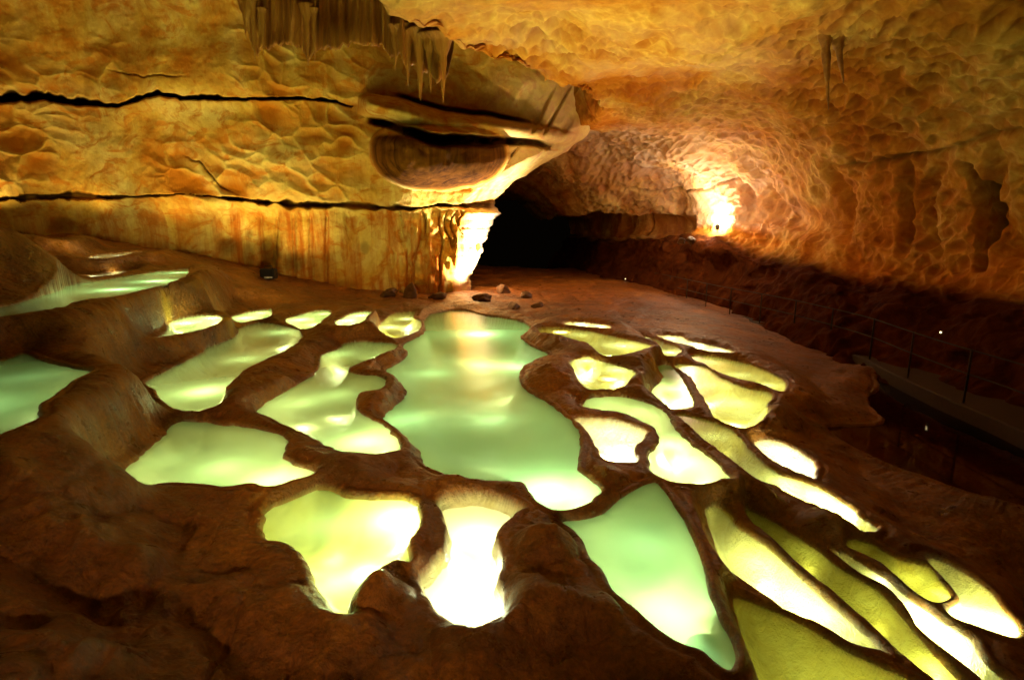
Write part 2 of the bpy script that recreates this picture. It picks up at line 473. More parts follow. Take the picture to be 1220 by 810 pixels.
def mat_glow(name, color, strength):
    m, nt = new_mat(name)
    e = nd(nt, 'ShaderNodeEmission', ins={'Color': (*color, 1), 'Strength': strength})
    nd(nt, 'ShaderNodeOutputMaterial', ins={0: e})
    return m


M = dict(
    wall=mat_wall(), ceil=mat_ceiling(), floor=mat_floor(), drape=mat_drape(),
    boulder=mat_rock('boulder_rock', (.04, .014, .004), (.15, .06, .016)),
    stal=mat_rock('stalactite_calcite', (.16, .05, .008), (.42, .18, .03), 5.0, .45),
    green=mat_water('green_water', (.68, .95, .58), (.42, .88, .40), .46),
    pale=mat_water('pale_green_water', (.80, .97, .56), (.60, .93, .36), .38),
    yellow=mat_water('yellow_green_water', (.90, .98, .58), (.78, .94, .36), .28),
    olive=mat_water('olive_water', (.70, .74, .20), (.55, .62, .10), .25),
    white=mat_water('white_glowing_water', (.97, .99, .84), (.96, .98, .78), .38),
    clear=mat_water('clear_water', (.98, .99, .88), (.95, .98, .82), .15),
    dark=mat_water('dark_water', (.42, .26, .10), (.08, .045, .015), .15, .05),
    metal=mat_plain('black_painted_metal', (.012, .009, .007), .85, 0),
    concrete=mat_plain('brown_concrete', (.028, .010, .003), .8),
    black=mat_plain('black_plastic', (.012, .012, .012), .4),
    plastic=mat_plain('white_plastic', (.7, .7, .66), .5),
    glow=mat_glow('lamp_glow', (1, .9, .62), 60), dim=mat_glow('small_lamp_glow', (1, .74, .34), 4),
)

# ------------------------------------------------------------------ mesh helpers
def grid_mesh(name, V, mat, attrs=None, flip=False):
    """V: (rows, cols, 3) lattice of points -> one smooth mesh"""
    R, Cn = V.shape[:2]
    idx = np.arange(R * Cn).reshape(R, Cn)
    q = np.stack([idx[:-1, :-1], idx[:-1, 1:], idx[1:, 1:], idx[1:, :-1]], -1).reshape(-1, 4)
    if flip:
        q = q[:, ::-1]
    me = bpy.data.meshes.new(name)
    me.vertices.add(R * Cn); me.vertices.foreach_set('co', V.reshape(-1).astype(np.float32))
    me.loops.add(q.size); me.loops.foreach_set('vertex_index', q.reshape(-1).astype(np.int32))
    me.polygons.add(len(q)); me.polygons.foreach_set('loop_start', (np.arange(len(q)) * 4).astype(np.int32))
    me.update(calc_edges=True)
    me.polygons.foreach_set('use_smooth', np.ones(len(q), bool))
    for k, a in (attrs or {}).items():
        at_ = me.attributes.new(k, 'FLOAT', 'POINT'); at_.data.foreach_set('value', a.reshape(-1).astype(np.float32))
    me.materials.append(mat)
    o = bpy.data.objects.new(name, me); COL.objects.link(o)
    return o


def mesh_obj(name, verts, faces, mat, parent=None, smooth=True):
    me = bpy.data.meshes.new(name)
    me.from_pydata([tuple(map(float, v)) for v in verts], [], faces); me.update()
    if smooth:
        for p in me.polygons:
            p.use_smooth = True
    me.materials.append(mat)
    o = bpy.data.objects.new(name, me); COL.objects.link(o)
    if parent is not None:
        o.parent = parent
    return o


def tag(o, label=None, cat=None, group=None, kind=None):
    if label: o['label'] = label
    if cat: o['category'] = cat
    if group: o['group'] = group
    if kind: o['kind'] = kind
    return o


def empty(name, loc, label, cat, group=None):
    o = bpy.data.objects.new(name, None); COL.objects.link(o); o.location = loc; o.empty_display_size = .1
    return tag(o, label, cat, group)


def lamp(name, loc, power, color=(1, .9, .62), radius=.06, target=None, angle=120, blend=.6):
    d = bpy.data.lights.new(name, 'SPOT' if target is not None else 'POINT')
    d.energy = power; d.color = color; d.shadow_soft_size = radius
    if target is not None:
        d.spot_size = math.radians(angle); d.spot_blend = blend
    o = bpy.data.objects.new(name, d); COL.objects.link(o); o.location = loc
    if target is not None:
        o.rotation_euler = (Vector(target) - Vector(loc)).to_track_quat('-Z', 'Y').to_euler()
    return o


# ------------------------------------------------------------------ the floor with its rimstone basins
ANCH = [(0, 812, .62), (100, 720, .45), (0, 640, .62), (60, 560, .72), (130, 640, .34), (200, 770, .28), (300, 815, .2), (240, 650, .27),
        (430, 790, .06), (440, 705, .17), (520, 800, .0), (620, 790, -.06), (640, 690, .06), (640, 640, .08), (700, 770, -.10), (800, 812, -.24),
        (120, 500, .66), (150, 460, .58), (60, 395, .95), (140, 410, .72), (150, 380, 1.0), (30, 400, 1.0), (240, 345, 1.05), (300, 350, .70),
        (300, 330, .97), (400, 347, .42), (480, 356, .22), (560, 352, .15), (640, 352, .05), (700, 362, .02), (760, 350, -.05), (830, 378, -.18),
        (900, 405, -.42), (950, 425, -.50), (980, 470, -.56), (1010, 490, -.58), (960, 500, -.50), (1000, 570, -.62), (1060, 620, -.62), (1120, 650, -.66),
        (1160, 640, -.72), (1180, 690, -.75), (1219, 730, -.85), (1219, 680, -.85), (1215, 800, -.85), (1100, 430, -.55), (1200, 500, -.60),
        (205, 308, 1.62), (120, 317, 1.55), (200, 312, 1.55), (90, 300, 1.9), (70, 312, 1.8), (150, 400, .66), (330, 420, .34), (340, 455, .2)]
WA = [(-9.2, 10.4, 2.46), (-10.6, 11.0, 2.6), (-8.35, 9.9, 2.05), (-7.6, 9.4, 1.5), (-9.0, 9.0, 2.1), (-10.5, 9.0, 2.3), (-12, 13, 2.3), (-13, 9, 2.6), (-16, 17, 2.5), (-16, 12, 2.6), (-9, 6, 1.6), (-7, 4, 1.0),
      (-12.5, 14.0, 1.95), (-3, 1.5, .75), (0, 1.5, .2), (4, 1.5, -.7), (-6, 1.0, .9), (9, 3, -.9), (9, 10, -.6), (9, 18, -.5), (5, 24, 0), (0, 24, .1), (-3, 24, .1), (-10, 24, 1.5),
      (-16, 24, 2.3), (0, 40, 0), (10, 40, 0), (-10, 40, 1), (-20, 40, 2), (20, 40, 0), (14, 10, -.6), (14, 25, -.3), (-20, 20, 2.4), (-20, 5, 2.0), (7, 20, -.3), (3, 21, 0)]
ctrl = []
for (u, v, z) in ANCH:
    x, y = on_z(u, v, z); ctrl.append((float(x), float(y), z))
ctrl += WA
for q in POOLS:
    W = q['w']; n = len(W); stp = max(1, n // 9)
    for i in range(0, n, stp):
        ctrl.append((W[i, 0], W[i, 1], q['z']))
ctrl = np.array(ctrl)


def tps(d):
    return np.where(d > 1e-6, d * d * np.log(d + 1e-9), 0)


N = len(ctrl)
A = np.zeros((N + 3, N + 3))
dd = np.sqrt(((ctrl[:, None, :2] - ctrl[None, :, :2]) ** 2).sum(-1))
A[:N, :N] = tps(dd) + np.eye(N) * .15
A[:N, N] = A[N, :N] = 1; A[:N, N + 1] = A[N + 1, :N] = ctrl[:, 0]; A[:N, N + 2] = A[N + 2, :N] = ctrl[:, 1]
coef = np.linalg.solve(A, np.concatenate([ctrl[:, 2], np.zeros(3)]))


def base_height(x, y):
    r = coef[N] + coef[N + 1] * x + coef[N + 2] * y
    for i in range(N):
        r = r + coef[i] * tps(np.sqrt((x - ctrl[i, 0]) ** 2 + (y - ctrl[i, 1]) ** 2))
    return r


NR, NC = 780, 1000
rows = np.concatenate([[-3.0, -1.2, 0.2], np.geomspace(1.2 + 1.2, 36 + 1.2, NR - 3) - 1.2])
tt = np.linspace(-1, 1, NC); tt = tt * .985 + .12 * (tt ** 3) * .9
gy = np.repeat(rows[:, None], NC, 1)
gx = (np.maximum(gy, .6) + 1.2) * tt[None, :] * .98
# smooth background is evaluated on a coarse lattice and interpolated
cr, cc = np.arange(0, NR, 4), np.arange(0, NC, 5)
cr = np.unique(np.append(cr, NR - 1)); cc = np.unique(np.append(cc, NC - 1))
Bc = base_height(gx[np.ix_(cr, cc)], gy[np.ix_(cr, cc)])
tmp = np.stack([np.interp(np.arange(NC), cc, Bc[i]) for i in range(len(cr))])
B = np.stack([np.interp(np.arange(NR), cr, tmp[:, j]) for j in range(NC)], 1)
B = np.clip(B, -1.2, 3.2)
num = B * 5.0; den = np.full(B.shape, 5.0)
msd = np.full(B.shape, 9.0); arcs = np.zeros(B.shape); inside_z = np.zeros(B.shape); basin = np.zeros(B.shape); yel = np.zeros(B.shape)
RAD = 1.1
jit = fbm(np.stack([gx * 3.2, gy * 3.2, 0 * gx], -1), 3, 5) * .035 + fbm(np.stack([gx * 11, gy * 11, 0 * gx], -1), 3, 9) * .014
near = {}
for q in POOLS:
    W = q['w']
    x0, y0 = W.min(0) - RAD; x1, y1 = W.max(0) + RAD
    sel = (gx > x0) & (gx < x1) & (gy > y0) & (gy < y1)
    sd, arc = poly_sd(gx[sel], gy[sel], W, True)
    a3 = np.stack([arc * 7, 0 * arc + q['z'] * 50, 0 * arc], -1)
    sd = sd + (np.abs(vnoise(a3, 15)) - .3) * (.010 if q['n'] in ('P13', 'P14', 'P15', 'P16', 'P17', 'P18', 'P19') else .028)
    sd = sd + jit[sel] * (.15 if q['n'] in ('P13', 'P14', 'P15', 'P16', 'P17', 'P18', 'P19') else .6) * np.clip(gy[sel] / 7, .5, 2)
    d = np.maximum(sd, .004)
    w = math.exp(9 * min(.45, max(-.45, q['z']))) * np.where(sd < RAD, ((RAD - d) / (RAD * d)).clip(0) ** 2, 0)
    num[sel] += w * q['z']; den[sel] += w
    t4 = arcs[sel]; closer = sd < msd[sel]; t4[closer] = arc[closer] + q['z'] * 40; arcs[sel] = t4
    msd[sel] = np.minimum(msd[sel], sd)
    ins = sd < 0
    dep = q['dep'] * (1 - np.exp(sd.clip(None, 0) / q.get('sl', .12)))
    nz = fbm(np.stack([gx[sel] * 1.7, gy[sel] * 1.7, 0 * sd + q['z'] * 7], -1), 4, 31)
    dep = dep * (1 + q.get('nz', .13) * nz)
    dep = dep + .035 * np.exp(sd.clip(None, 0) / .3) * sstep(0, -.06, sd) * np.abs(vnoise(a3 * 2.0, 33)) * (q['n'] in ('P11', 'P12', 'P10', 'P2'))
    t1 = inside_z[sel]; t1[ins] = q['z'] - dep[ins]; inside_z[sel] = t1
    t2 = basin[sel]; t2 = np.maximum(t2, sstep(.0, -.03, sd)); basin[sel] = t2
    if q['k'] in ('yellow', 'olive') or q['n'] in ('P12', 'P11'):
        t3 = yel[sel]; t3[sd < .05] = 1.0; yel[sel] = t3
    if q['k'] in ('clear', 'white'):
        t3 = yel[sel]; t3[sd < .05] = .55; yel[sel] = t3
    if q['k'] == 'dark':
        t2 = basin[sel]; t2[ins] = 0; basin[sel] = t2
H = num / den
outd = msd.clip(0, None)
P3 = np.stack([gx, gy, H], -1)
rough_amt = sstep(.06, .7, outd) * (1 - .75 * sstep(4.0, 5.2, gx) * sstep(4.5, 6, gy))
H = H + rough_amt * (fbm(P3 * .9, 4, 2) * .12 - .03 + fbm(P3 * 3.0, 4, 3) * .045) + sstep(0.01, .12, outd) * fbm(P3 * 9, 4, 4) * .012
hum = np.clip(.019 * gy, .06, .21)
H = H + hum * (1 - np.exp(-outd / (hum * 1.4))) * sstep(1.2, .3, outd) * (.8 + .5 * fbm(P3 * 1.3, 3, 14)) * (gy > 2)
af = np.stack([arcs * 9, outd * .6, 0 * arcs], -1)
flute = np.abs(vnoise(af, 16)) * .6 + .4 * np.abs(vnoise(af * np.array([2.7, 1, 1]), 17))
H = H - (.036 - .020 * sstep(6.5, 5, gy)) * flute * sstep(.03, .16, outd) * sstep(1.1 - .55 * sstep(6.5, 5, gy), .3, outd) * (gy > 2)
H = H - .04 * gauss(outd - .085, .035) * (.6 + .8 * fbm(P3 * 1.7, 2, 18))
H = H + .018 * (outd / .05) * np.exp(1 - outd / .05) * (outd > 0) * (.6 + .8 * fbm(P3 * 2.1, 3, 8))
# sculpted boulder-like swellings of the foreground
front = sstep(6.5, 3.0, gy) * rough_amt
w1, w2 = worley(P3 * np.array([.9, 1.1, .9]) + fbm(P3 * 1.5, 2, 77)[..., None] * .4, 50)
H = H + front * ((.45 - w1) * .34 - np.abs(fbm(P3 * 1.6, 3, 12)) * .16 )
for (bu, bv, bz, bh, br) in ((455, 705, .1, .15, .20), (655, 655, 0, .15, .30), (640, 735, -.05, .16, .34), (700, 745, -.1, .10, .24), (580, 790, -.05, .12, .35), (330, 720, .2, .12, .4), (215, 690, .25, .14, .45), (110, 650, .4, .16, .5), (400, 770, .05, .1, .3), (60, 760, .5, .12, .35),
                               (655, 455, .02, .17, .60), (765, 458, .0, .13, .42), (705, 405, .1, .12, .5), (345, 460, .2, .17, .75), (300, 478, .2, .13, .5), (462, 482, .05, .12, .40), (450, 425, .07, .10, .4), (420, 560, .1, .10, .40), (540, 580, .03, .07, .3), (900, 600, -.25, .10, .28), (985, 630, -.28, .12, .30), (940, 500, -.3, .14, .5), (720, 570, .0, .07, .22)):
    bx, by = [float(c) for c in on_z(bu, bv, bz)]
    rr_ = np.sqrt(((gx - bx) / br) ** 2 + ((gy - by) / (br * .8)) ** 2) + .35 * fbm(P3 * 3.5, 3, 91)
    H = H + bh * np.clip(1.05 - rr_, 0, 1) ** .75 * sstep(.0, .10, outd)
rill = np.abs(vnoise(np.stack([gx * 5 + gy, gy * 1.2, 0 * gx], -1), 90))
H = H - front * .03 * (1 - sstep(0, .25, rill))
md = np.exp(-(np.abs((gx + 9.9) / np.where(gx < -9.9, 3.0, 1.15)) ** 2.4 + np.abs((gy - 10.7) / 1.05) ** 2.4))
H = H + md * np.clip(2.58 + .12 * fbm(P3 * 1.1, 4, 19) - H, 0, None)
H = np.where(msd < 0, inside_z, H)
stain = gauss(gx + 6.6, 1.0) * gauss(gy - 12.2, 1.3) * sstep(-.1, .35, fbm(P3 * 1.3, 3, 70)) * (msd > 0)
floor = grid_mesh('cave_floor', np.stack([gx, gy, H], -1), M['floor'], dict(basin=basin, yellow=yel, stain=stain))
tag(floor, 'red brown wet cave floor built up in rimstone terraces', None, None, 'structure')


def ground(x, y):
    i = int(np.abs(rows - y).argmin()); j = int(np.abs(gx[i] - x).argmin())
    return float(H[i, j])


# water, one sheet per pool
for q in POOLS:
    W = q['w']; zl = q['z'] - q['drop']
    e = np.roll(W, -1, 0) - np.roll(W, 1, 0); e /= np.linalg.norm(e, axis=1, keepdims=True) + 1e-9
    area = (W[:, 0] * np.roll(W[:, 1], -1) - W[:, 1] * np.roll(W[:, 0], -1)).sum()
    W = W + np.stack([e[:, 1], -e[:, 0]], -1) * np.sign(area) * (.012 if q['n'] in ('P13', 'P14', 'P15', 'P16', 'P17', 'P18', 'P19') else .03)
    cx, cy = W.mean(0)
    me = bpy.data.meshes.new('rimstone_pool')
    me.from_pydata([(a - cx, b - cy, 0) for a, b in W], [], [list(range(len(W)))]); me.update()
    import bmesh
    bm = bmesh.new(); bm.from_mesh(me); bmesh.ops.triangulate(bm, faces=bm.faces[:]); bmesh.ops.recalc_face_normals(bm, faces=bm.faces[:])
    if sum(f.normal.z for f in bm.faces) < 0:
        bmesh.ops.reverse_faces(bm, faces=bm.faces[:])
    bm.to_mesh(me); bm.free()
    me.materials.append(M[q['k']])
    o = bpy.data.objects.new('rimstone_pool', me); COL.objects.link(o); o.location = (float(cx), float(cy), zl)
    tag(o, q['lab'], 'pool', 'rimstone pools on the cave floor')
    for (u, v, pw) in q['L']:
        x, y = on_z(u, v, zl); x, y = float(x), float(y)
        g = ground(x, y)
        lamp('underwater_lamp', (x, y, min(zl - .06, max(g + .08, zl - .3))), pw * POOL_GAIN, (.97, 1, .70), .05)

# ------------------------------------------------------------------ left wall with the overhanging boss
def interp(x, pts):
    p = np.array(pts, float)
    return np.interp(x, p[:, 0], p[:, 1])


vv = np.concatenate([np.linspace(-420, -12, 36, endpoint=False), np.linspace(-12, 372, 380)])
us = interp(vv, [(-420, 770), (60, 760), (100, 735), (128, 716), (150, 708), (165, 694), (180, 677), (200, 640), (215, 615), (226, 602), (238, 590), (246, 590), (254, 596), (262, 590), (280, 581), (300, 573), (320, 566), (332, 561), (345, 563), (380, 560)])
us = us + 2.0 * vnoise(np.stack([vv * .11, vv * 0, vv * 0], -1), 3) + 1.2 * vnoise(np.stack([vv * .31, vv * 0, vv * 0], -1), 4)
s = np.linspace(0, 1, 620); s = np.where(s < .18, s / .18 * .30, .30 + (s - .18) / .82 * .70)
U = -260 + (us[:, None] + 260) * s[None, :]
V = np.repeat(vv[:, None], U.shape[1], 1)
D = interp(U, [(-260, 16.5), (-100, 18.4), (0, 19.2), (100, 19.7), (190, 19.2), (300, 19.1), (400, 19.3), (490, 19.6), (545, 20.3), (600, 20.9), (650, 21.4), (700, 22), (770, 22.5)])
D = D - 4.2 * sstep(60, -420, V) * 1.6 + .35 * sstep(228, 262, V) - .25 * sstep(140, 96, V)
X0 = at(U, V, D)
# pillows and hollows
big = fbm(X0 * .22, 3, 100); med = fbm(X0 * np.array([.8, .8, 1.1]), 4, 101); sm = fbm(X0 * 2.6, 4, 102)
warp = fbm(X0 * .6, 3, 103)[..., None] * .9
# slanting hollows
Pw = X0 * np.array([1.0, .9, 1.25]); Pw[..., 0] += Pw[..., 2] * .55
w1, w2 = worley(Pw * 1.0 + warp * .9, 104)
pit = sstep(.30, .95, (w2 - w1)) * 1.0
pit = np.clip((w2 - w1) / .5, 0, 1) ** .9 * np.clip(.7 + 1.6 * fbm(X0 * .3, 3, 125), .05, 1.15)
pit_amt = sstep(248, 225, V) * sstep(-60, 60, V) * interp(U, [(-260, .8), (380, 1), (470, .5), (560, .3), (770, .25)])
D = D - .60 * big - .12 * med - .02 * sm + .16 * pit * pit_amt
# bedding joints
v1 = interp(U, [(-260, 121), (0, 118), (50, 114), (80, 121), (140, 126), (160, 120), (175, 112), (200, 111), (215, 117), (300, 118), (360, 117), (400, 121), (418, 127)]) + 1.5 * fbm(np.stack([U * .09, 0 * U, 0 * U], -1), 3, 20)
h1 = interp(U, [(-260, 8), (0, 7), (50, 6.5), (100, 4.5), (150, 2), (175, 5), (195, 5.5), (220, 2.4), (280, 3), (330, 2), (380, 2.4), (405, 1.8), (425, .1)]) * (1 + .35 * fbm(np.stack([U * .12, 0 * U, 0 * U], -1), 3, 21))
h1 = .78 * h1
h1 = np.where(V < v1, h1 * (1 + .8 * vnoise(np.stack([U * .07, 0 * U, 0 * U], -1), 24) + .3 * vnoise(np.stack([U * .17, 0 * U, 0 * U], -1), 25)), h1 * .9)
m1 = np.exp(-(np.abs(V - v1) / np.maximum(h1, .1)) ** 4) * (U < 424)
v2 = interp(U, [(-260, 239), (0, 237), (90, 233), (130, 236), (220, 231), (270, 236), (320, 242), (360, 244), (420, 245), (490, 249), (520, 245), (600, 244)]) + 1.5 * fbm(np.stack([U * .08, 0 * U, 0 * U], -1), 3, 22)
h2 = interp(U, [(-260, 2.5), (0, 2.2), (110, 3.2), (150, 1.2), (250, 1.4), (300, 2.6), (400, 2.3), (500, 3.5), (525, 6), (590, 5.5), (640, 4)]) * (1 + .5 * fbm(np.stack([U * .15, 0 * U, 0 * U], -1), 3, 23))
h2 = h2 * (.9 + .8 * vnoise(np.stack([U * .07, 0 * U, 0 * U], -1), 27))
m2 = np.exp(-(np.abs(V - v2) / np.maximum(h2, .25)) ** 4)
D = D + 1.3 * m1 + .7 * m2
v3 = interp(U, [(180, 165), (240, 195), (262, 222), (300, 238)])
jg = 2.5 * fbm(np.stack([U * .13, 0 * U, 0 * U], -1), 3, 26)
m3 = np.exp(-(np.abs(V - v3 - jg) / .9) ** 2) * sstep(212, 235, U) * sstep(286, 262, U) * .7
v4 = interp(U, [(120, 80), (170, 91), (230, 90)])
m4 = np.exp(-(np.abs(V - v4 - jg) / .8) ** 2) * sstep(122, 150, U) * sstep(230, 195, U) * .7
D = D + .25 * m3 + .2 * m4
# ribs of flowstone on the column at the tunnel mouth
rib_zone = sstep(455, 500, U) * sstep(248, 262, V)
ribs = np.abs(vnoise(np.stack([U * .11 + .6 * vnoise(np.stack([U * .02, V * .045, 0 * U], -1), 41), V * .012, 0 * U], -1), 40))
D = D + rib_zone * (.30 * (1 - sstep(0, .35, ribs)) + .10 * vnoise(np.stack([U * .25, V * .12, 0 * U], -1), 44))
rib2 = np.abs(vnoise(np.stack([U * .05, V * .006, 0 * U], -1), 45))
D = D + sstep(290, 330, U) * sstep(248, 262, V) * .12 * (1 - sstep(0, .3, rib2))
# wedge beside the boss: fluted curtains fanning down right
fan = sstep(600, 630, U) * sstep(95, 112, V) * sstep(168, 150, V)
D = D + fan * .26 * (1 - sstep(0, .4, np.abs(vnoise(np.stack([(U + V * .55) * .07, V * .004, 0 * U], -1), 46))))
# corner of the wall turning into the tunnel
turn = np.clip((U - (us[:, None] - interp(V, [(150, 22), (240, 40), (262, 40), (300, 30), (350, 22)]))) / 46, 0, 1)
D = D + 3.4 * turn ** 1.3 * interp(V, [(60, 0), (150, .3), (200, .8), (240, 1), (372, 1)])
# the boss: a long shelf above a round belly
vc = interp(U, [(420, 126), (440, 126), (470, 132), (530, 147), (600, 152), (650, 160), (700, 168)])
end = np.clip(sstep(426, 440, U) * sstep(690, 600, U), 0, 1)
hh = interp(U, [(420, 9), (440, 13), (480, 17), (540, 15), (600, 11), (700, 7)]) * (1 + .12 * vnoise(np.stack([U * .05, 0 * U, 0 * U], -1), 48))
q1 = np.clip(1 - ((V - vc) / hh) ** 2, 0, 1) ** .6 * end ** .6
shelf = 2.0 * q1 * interp(U, [(420, .8), (480, 1.15), (560, 1), (640, .6), (708, .2)])
rx = np.where(U < 525, 82, 84); ry = np.where(V < 178, 34, 52)
rr = ((np.abs(U - 523) / rx) ** 2.6 + (np.abs(V - 176) / ry) ** 2.2) + .16 * fbm(np.stack([U * .03, V * .03, 0 * U], -1), 3, 53)
belly = 3.1 * np.clip(1 - rr, 0, 1) ** .5
low0 = 0
low = sstep(168, 185, V) * sstep(250, 238, V) * sstep(560, 600, U)
low = low * (rr > 1.05)
D = D + low * .22 * (1 - sstep(0, .4, np.abs(vnoise(np.stack([(U + V * .9) * .06, V * .004, 0 * U], -1), 47))))
gap_v = vc + hh + 3.0 * fbm(np.stack([U * .035, 0 * U, 0 * U], -1), 4, 55) + interp(U, [(430, 3), (520, 6), (640, 4)])
gap = np.exp(-((V - gap_v) / interp(U, [(430, 4), (520, 6.5), (650, 4)])) ** 4) * sstep(436, 450, U) * sstep(690, 610, U)
gap2 = np.exp(-((V - (vc - hh - 1)) / 3.0) ** 4) * sstep(468, 482, U) * sstep(640, 600, U)
proud = np.maximum(shelf, belly)
D = D - proud * (1 + .10 * fbm(X0 * .9, 3, 49)) + gap * (1.5 + .6 * belly) * (.75 + .5 * fbm(np.stack([U * .05, V * .1, 0 * U], -1), 3, 56)) + .7 * gap2
crack = np.clip(m1 + .9 * m2 * sstep(.2, .5, fbm(np.stack([U * .03, 0 * U, 0 * U], -1), 2, 51) + .55) + .8 * m3 + .7 * m4 + .75 * gap + .6 * gap2, 0, 1)
streak = np.clip(sstep(246, 258, V) * interp(U, [(-260, .5), (250, .5), (310, .95), (545, .9)]) + .35 * sstep(150, 230, V) * sstep(360, 460, U) + sstep(40, -40, V) * .8 + .25, 0, 1)
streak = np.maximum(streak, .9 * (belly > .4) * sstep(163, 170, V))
pale = np.clip(.9 * turn * sstep(238, 250, V) + .28 * sstep(560, 620, U) * sstep(70, 110, V) * sstep(.9, 1.1, rr), 0, 1) * (1 - .5 * sstep(-.1, .3, fbm(X0 * 1.2, 3, 54)))  # pale column rock, whitened further to paint in the lamp's glare
XW = at(U, V, D)
# dark patches at the foot of the wall, some for blurred figures
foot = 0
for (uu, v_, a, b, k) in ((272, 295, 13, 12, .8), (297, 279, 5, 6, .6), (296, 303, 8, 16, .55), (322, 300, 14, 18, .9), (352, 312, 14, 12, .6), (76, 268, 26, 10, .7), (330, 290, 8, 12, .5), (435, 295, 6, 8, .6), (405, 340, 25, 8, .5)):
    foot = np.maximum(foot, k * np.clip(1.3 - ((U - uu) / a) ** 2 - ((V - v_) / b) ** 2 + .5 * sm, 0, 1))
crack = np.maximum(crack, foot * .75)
# carry the surface round the corner, out of sight
wrap = []
for k in range(1, 13):
    e = XW[:, -1, :].copy()
    e[:, 1] += .45 * k; e[:, 0] += -.16 * k - .012 * k * k + e[:, 0] * .018 * k
    wrap.append(e)
XW = np.concatenate([XW, np.stack(wrap, 1)], 1)
ext = lambda a: np.concatenate([a, np.repeat(a[:, -1:], 12, 1)], 1)
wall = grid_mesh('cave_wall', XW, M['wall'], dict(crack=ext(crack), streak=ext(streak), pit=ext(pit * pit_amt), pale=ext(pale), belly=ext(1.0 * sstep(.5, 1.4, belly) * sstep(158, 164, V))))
tag(wall, 'yellow and orange limestone wall with dark bedding joints and an overhanging boss', None, None, 'structure')

# ------------------------------------------------------------------ vault and right wall: a section swept back into the tunnel
YK = [-4, 4, 9, 13, 17, 19, 21, 22.5, 24, 26, 27.2, 28.4, 30, 33, 46]
def key(Y, vals): return np.interp(Y, YK, vals)
Ys = np.concatenate([np.linspace(-4, 5, 16, endpoint=False), np.geomspace(5, 30, 470, endpoint=False), np.linspace(30, 46, 50)])
zc = key(Ys, [6.4, 6.35, 6.15, 6.05, 6.0, 5.95, 5.85, 5.75, 5.65, 5.55, 4.7, 3.7, 3.1, 2.9, 2.6])
xl = key(Ys, [-8, -4.6, -2.9, -1.05, 2.2, 2.8, 2.7, 2.1, .6, -1.6, -2.5, -3, -3.5, -4, -4])
xb = key(Ys, [7.7, 7.6, 7.5, 7.4, 7.1, 6.9, 6.6, 6.2, 5.5, 4.7, 4.4, 4.2, 4.0, 3.6, 3])
xr = key(Ys, [10.6, 10.4, 10.2, 10.0, 9.6, 9.3, 8.9, 8.5, 8.1, 7.6, 7.2, 6.8, 6.3, 5.6, 5])
zl = key(Ys, [1.3, 1.2, 1.15, 1.15, 1.35, 1.65, 1.95, 2.1, 2.15, 2.1, 2.1, 2.0, 1.9, 1.8, 1.5])
hgt = zc - zl
zcl = key(Ys, [6.4, 6.35, 6.15, 6.05, 6.0, 5.95, 5.95, 6.1, 6.4, 6.6, 6.5, 6.4, 6.2, 5.6, 4.6])    # the roof stays high over the left side of the tunnel
sec = [(xb - .5, -1.7 + 0 * xb), (xb, -.75 + 0 * xb), (xb + .5 * (xr - xb), .45 * zl), (xr - .9, zl - .25), (xr - .1, zl + .08), (xr + .12, zl + .16 * hgt),
       (xr + .15, zl + .32 * hgt), (xr - .25, zl + .55 * hgt), (xr - 1.0, zl + .76 * hgt), (xr - 2.3, zl + .91 * hgt), (.62 * (xr - 2.3) + .38 * xl, .25 * zc + .75 * zcl + .02), (.3 * (xr - 2.3) + .7 * xl, .3 * zc + .7 * zcl + .08),
       (xl + .5, zcl + .06), (xl + .1, zcl + .04), (xl - .06, zcl + .32), (xl - .5, zcl + 1.5), (xl - 1.4, zcl + 4)]
K = np.stack([np.stack(p, -1) for p in sec], 1)                     # (rows, knots, 2)
NS = 620
# dense where the section is in view
wts = np.array([1.2, 3.2, 3.2, 1.2, 1.2, 2.0, 2.2, 2.4, 2.6, 4, 4, 2.0, .8, .8, 1.2, 1.2])
cum = np.concatenate([[0], np.cumsum(wts)]) / wts.sum()
ts = np.interp(np.linspace(0, 1, NS), cum, np.arange(len(sec)))
i1 = np.clip(ts.astype(int), 0, len(sec) - 2); f = ts - i1
g = lambda i: K[:, np.clip(i, 0, len(sec) - 1)]
p0, p1, p2, p3 = g(i1 - 1), g(i1), g(i1 + 1), g(i1 + 2)
f = f[None, :, None]
Q = .5 * (2 * p1 + (p2 - p0) * f + (2 * p0 - 5 * p1 + 4 * p2 - p3) * f**2 + (3 * p1 - p0 - 3 * p2 + p3) * f**3)
X = np.stack([Q[..., 0], np.repeat(Ys[:, None], NS, 1), Q[..., 1]], -1)
T = np.repeat(ts[None, :], len(Ys), 0)
tY = np.gradient(X, axis=0); tS = np.gradient(X, axis=1)
nrm = np.cross(tY, tS); nrm /= np.linalg.norm(nrm, axis=-1, keepdims=True) + 1e-9
inner = np.array([2.5, 0, 2.5]) - X; inner[..., 1] = 0
nrm *= np.sign(np.median((nrm * inner).sum(-1)))         # towards the inside of the cave
big = fbm(X * .25, 3, 200); med = fbm(X * .75, 4, 201); sm = fbm(X * 2.5, 4, 202)
Pw = X * np.array([2.7, 1.9, 2.7]) + fbm(X * .8, 3, 203)[..., None] * .8
w1, w2 = worley(Pw, 204)
Pw2 = X * np.array([.95, .8, .95]) + fbm(X * .5, 3, 205)[..., None] * .9
a1, a2 = worley(Pw2, 206)
bank = sstep(3.6, 2.9, T)
scal = np.clip(.65 + 1.3 * fbm(X * .28, 3, 207), .12, 1.2) * (1 - bank) * sstep(14.5, 13.2, T)
small = sstep(7, 11, X[..., 1])
pit = np.clip((w2 - w1) / .55, 0, 1) ** .85; pitL = np.clip((a2 - a1) / .6, 0, 1) ** .85
disp = .40 * big + .22 * med + .07 * sm - scal * (.19 * pit * (.45 + .55 * small) + .12 * pitL)
